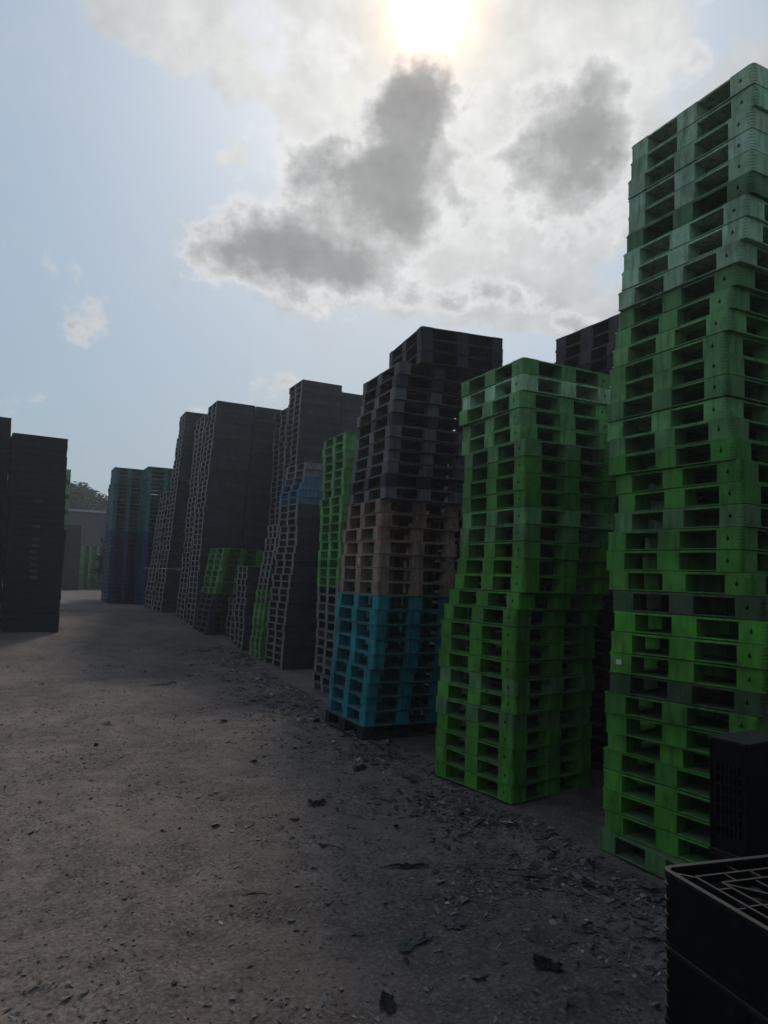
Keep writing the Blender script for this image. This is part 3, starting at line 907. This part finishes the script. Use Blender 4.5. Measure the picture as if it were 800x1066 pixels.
ws = N(nt, 'ShaderNodeSeparateColor'); L.new(wn, ws.inputs[0])
wn2 = fbm(16.0, 6.0, .6, (9, 4, 0)).outputs['Color']
ws2 = N(nt, 'ShaderNodeSeparateColor'); L.new(wn2, ws2.inputs[0])
s1 = m2('ADD', m2('MULTIPLY_ADD', m2('SUBTRACT', ws.outputs[0], .5), .13, s0), m2('MULTIPLY', m2('SUBTRACT', ws2.outputs[0], .5), .07))
t1 = m2('ADD', m2('MULTIPLY_ADD', m2('SUBTRACT', ws.outputs[1], .5), .13, t0), m2('MULTIPLY', m2('SUBTRACT', ws2.outputs[1], .5), .07))
def blob(cs, ct, a, b, rot=0, amp=1.0):
    x = m2('SUBTRACT', s1, cs); y = m2('SUBTRACT', t1, ct)
    c_, s_ = math.cos(R(rot)), math.sin(R(rot))
    u = m2('ADD', m2('MULTIPLY', x, c_/a), m2('MULTIPLY', y, s_/a))
    v = m2('ADD', m2('MULTIPLY', x, -s_/b), m2('MULTIPLY', y, c_/b))
    q = m2('ADD', m2('MULTIPLY', u, u), m2('MULTIPLY', v, v))
    return m2('MULTIPLY', m2('EXPONENT', m2('MULTIPLY', q, -1.0)), amp)
def total(bl):
    o = bl[0]
    for x in bl[1:]: o = m2('ADD', o, x)
    return o
def sstep(v, lo, hi):
    n = N(nt, 'ShaderNodeMapRange'); n.interpolation_type = 'SMOOTHSTEP'
    L.new(v, n.inputs[0]); n.inputs[1].default_value = lo; n.inputs[2].default_value = hi
    return n.outputs[0]
fine = fbm(7.5, 9.0, .62).outputs[0]
# body of the cloud field (white), placed as ellipses in angles about the sun
body = total([blob(.02, -.12, .17, .13, 0, .95), blob(.20, -.13, .17, .16, 20, .95), blob(.08, -.26, .20, .10, 0, .75),
              blob(-.22, -.285, .125, .075, 0, 1.15), blob(-.08, -.31, .12, .07, 0, .85), blob(.21, -.36, .11, .045, -12, .85), blob(.08, -.35, .10, .05, 0, .6),
              blob(.22, -.02, .10, .06, 0, .50), blob(.40, -.06, .06, .04, 30, .4), blob(-.27, -.03, .17, .055, -32, .85), blob(-.38, .0, .07, .04, -20, .6), blob(-.26, -.145, .03, .02, 40, .55), blob(-.44, -.12, .02, .035, 0, .42), blob(-.08, .02, .16, .07, 0, .7), blob(-.13, -.10, .05, .05, 0, .35),
              blob(-.64, -.50, .06, .03, 0, .5), blob(-.5, -.56, .14, .03, 0, .42), blob(-.24, -.155, .02, .02, 0, .45), blob(.0, .3, .5, .2, 0, .8), blob(.8, .1, .3, .3, 0, .7)])
cov = sstep(m2('MULTIPLY_ADD', m2('SUBTRACT', fine, .5), 2.1, body), .56, .92)
# thick grey hearts
core = total([blob(.00, -.072, .058, .060, 0, 1.05), blob(-.06, -.150, .100, .066, 22, .88), blob(-.03, -.230, .085, .062, 0, .68), blob(.190, -.160, .080, .095, -15, .92),
              blob(.090, -.215, .07, .055, 0, .46), blob(-.225, -.275, .115, .060, 0, 1.0), blob(-.11, -.315, .09, .05, 0, .6), blob(.23, -.365, .08, .026, -10, .45),
              blob(.07, -.335, .09, .032, 0, .45), blob(.32, .02, .05, .02, 20, .3), blob(-.62, -.50, .05, .02, 0, .36), blob(.0, .35, .4, .15, 0, .6)])
n2_ = fbm(7.0, 10.0, .60, (2, 8, 0)).outputs[0]
d2 = m2('MULTIPLY_ADD', m2('SUBTRACT', n2_, .5), 2.3, core)
heart = sstep(d2, .26, .50)
# base sky, milky towards the horizon
sc = N(nt, 'ShaderNodeVectorMath', operation='SCALE'); L.new(sky.outputs[0], sc.inputs[0]); sc.inputs['Scale'].default_value = 1.0
SKY_STRENGTH = .10
K = 1/SKY_STRENGTH
def lin(r, g, b, k=1.0): return tuple(k*K*(((c/255+.055)/1.055)**2.4) for c in (r, g, b))+(1,)
dz = N(nt, 'ShaderNodeSeparateXYZ'); L.new(D, dz.inputs[0])
hz = m2('POWER', m2('SUBTRACT', 1.0, m2('MAXIMUM', dz.outputs[2], 0.0)), 2.2)
base = mixc(nt, .72, sky.outputs[0], lin(134, 161, 186))
base = mixc(nt, m2('MULTIPLY', hz, .75), base, lin(150, 164, 170))
# thin veil near the sun and wisps
glow = m2('POWER', m2('MAXIMUM', kS_, 0.0), 14.0)
veil = m2('MULTIPLY', sstep(fbm(3.0, 9.0, .66, (5, 5, 0)).outputs[0], .44, .68), .50)
base = mixc(nt, veil, base, lin(182, 186, 190))
base = mixc(nt, m2('MULTIPLY', glow, .42), base, lin(196, 204, 210))
white = mixc(nt, sstep(kS_, .86, .995), lin(170, 174, 178), lin(210, 210, 206))
edge = ramp(nt, fbm(22.0, 6.0, .6, (1, 6, 0)).outputs[0], [(.3, g3(.86)), (.7, g3(1.10))])
lump = ramp(nt, fbm(6.5, 9.0, .62, (6, 1, 0)).outputs[0], [(.34, (.86, .875, .90)), (.50, g3(1.02)), (.66, g3(1.16))])
white = mixc(nt, 1.0, white, lump, 'MULTIPLY')
white = mixc(nt, 1.0, white, edge, 'MULTIPLY')
col = mixc(nt, m2('MULTIPLY', cov, .82), base, white)
bil = fbm(24.0, 7.0, .62, (4, 2, 0)).outputs[0]
th = m2('MULTIPLY_ADD', m2('SUBTRACT', bil, .5), .45, m2('MULTIPLY', m2('SUBTRACT', d2, .30), .85))
tone = nt.nodes.new('ShaderNodeValToRGB'); L.new(th, tone.inputs[0])
els = tone.color_ramp.elements
els.new(.3); els.new(.6); els.new(.12)
for e_, (p_, v_) in zip(els, ((0, 1.12), (.10, 1.06), (.26, .76), (.52, .47), (1, .33))): e_.position = p_; e_.color = (v_*.985, v_, v_*1.05, 1)
col = mixc(nt, m2('MULTIPLY', heart, .95), col, mixc(nt, 1.0, mixc(nt, sstep(kS_, .84, .99), lin(188, 188, 186), lin(216, 215, 211)), tone.outputs[0], 'MULTIPLY'))
# unseen dark bank added behind the camera to dim camera-facing sides
back = sstep(vdot(Vector((-.30, -.95, .0))), .05, .6)
col = mixc(nt, m2('MULTIPLY', back, .4), col, lin(92, 96, 104))
# the sun shining through: white middle, amber fringe
shade = m2('SUBTRACT', 1.0, m2('MULTIPLY', sstep(d2, .45, .9), .85))
am = m2('MULTIPLY', m2('EXPONENT', m2('MULTIPLY', m2('SUBTRACT', 1.0, kS_), -1000.0)), shade)
wh = m2('MULTIPLY', m2('EXPONENT', m2('MULTIPLY', m2('SUBTRACT', 1.0, kS_), -3200.0)), shade)
halo = m2('MULTIPLY', m2('EXPONENT', m2('MULTIPLY', m2('SUBTRACT', 1.0, kS_), -110.0)), m2('MULTIPLY', shade, .30))
def addc(c, f, k):
    sc_ = N(nt, 'ShaderNodeVectorMath', operation='SCALE'); sc_.inputs[0].default_value = k[:3]; L.new(f, sc_.inputs['Scale'])
    ad = N(nt, 'ShaderNodeVectorMath', operation='ADD'); L.new(c, ad.inputs[0]); L.new(sc_.outputs[0], ad.inputs[1])
    return ad.outputs[0]
col = addc(col, halo, (K*.42, K*.36, K*.24))
col = addc(col, am, (K*1.1, K*.36, K*.0))
col = addc(col, wh, (K*3, K*3, K*2.8))
L.new(col, bg.inputs[0]); bg.inputs[1].default_value = SKY_STRENGTH

# sun lamp, veiled by cloud
sd = bpy.data.lights.new('sun', 'SUN'); sd.energy = 1.3; sd.angle = R(10); sd.color = (1, .93, .82)
so = bpy.data.objects.new('sun', sd); COL.objects.link(so)
so.rotation_euler = (-S).to_track_quat('-Z', 'Y').to_euler()

# ------------------------------------------------------------------ haze
HAZE = .0019
if HAZE:
    bm = bmesh.new(); box(bm, -60, 80, -40, 130, -1.2, 10.5)
    m, hnt, hn, hl = new_mat('haze_air')
    out = N(hnt, 'ShaderNodeOutputMaterial'); pv = N(hnt, 'ShaderNodeVolumePrincipled')
    pv.inputs['Color'].default_value = (.86, .92, 1, 1); pv.inputs['Density'].default_value = HAZE
    pv.inputs['Anisotropy'].default_value = .45
    hl.new(pv.outputs[0], out.inputs['Volume'])
    o = link('haze', mesh_of('haze', bm, m)); tag(o, 'thin grey-blue haze hanging in the air over the yard', 'haze', kind='stuff')

# ------------------------------------------------------------------ camera
cam = bpy.data.cameras.new('camera'); co = bpy.data.objects.new('camera', cam); COL.objects.link(co)
yaw, pit, rol = R(27.2), R(5.17), R(2.0)
f = Vector((math.sin(yaw)*math.cos(pit), math.cos(yaw)*math.cos(pit), math.sin(pit)))
r0 = Vector((math.cos(yaw), -math.sin(yaw), 0)); u0 = r0.cross(f)
r = r0*math.cos(rol)+u0*math.sin(rol); u = u0*math.cos(rol)-r0*math.sin(rol)
co.matrix_world = Matrix(((r.x, u.x, -f.x, 0), (r.y, u.y, -f.y, 0), (r.z, u.z, -f.z, 2.0), (0, 0, 0, 1)))
cam.sensor_fit = 'VERTICAL'; cam.sensor_height = 36; cam.lens = 740/1066*36
cam.clip_start = .05; cam.clip_end = 3000
scn.camera = co
scn.cycles.diffuse_bounces = 3; scn.cycles.max_bounces = 6; scn.cycles.volume_bounces = 0
scn.view_settings.view_transform = 'Standard'; scn.view_settings.look = 'None'
scn.view_settings.gamma = 1; scn.view_settings.exposure = .2; scn.view_settings.use_curve_mapping = False
print('individual pallets', INDIV, 'merged', len(STUFF))
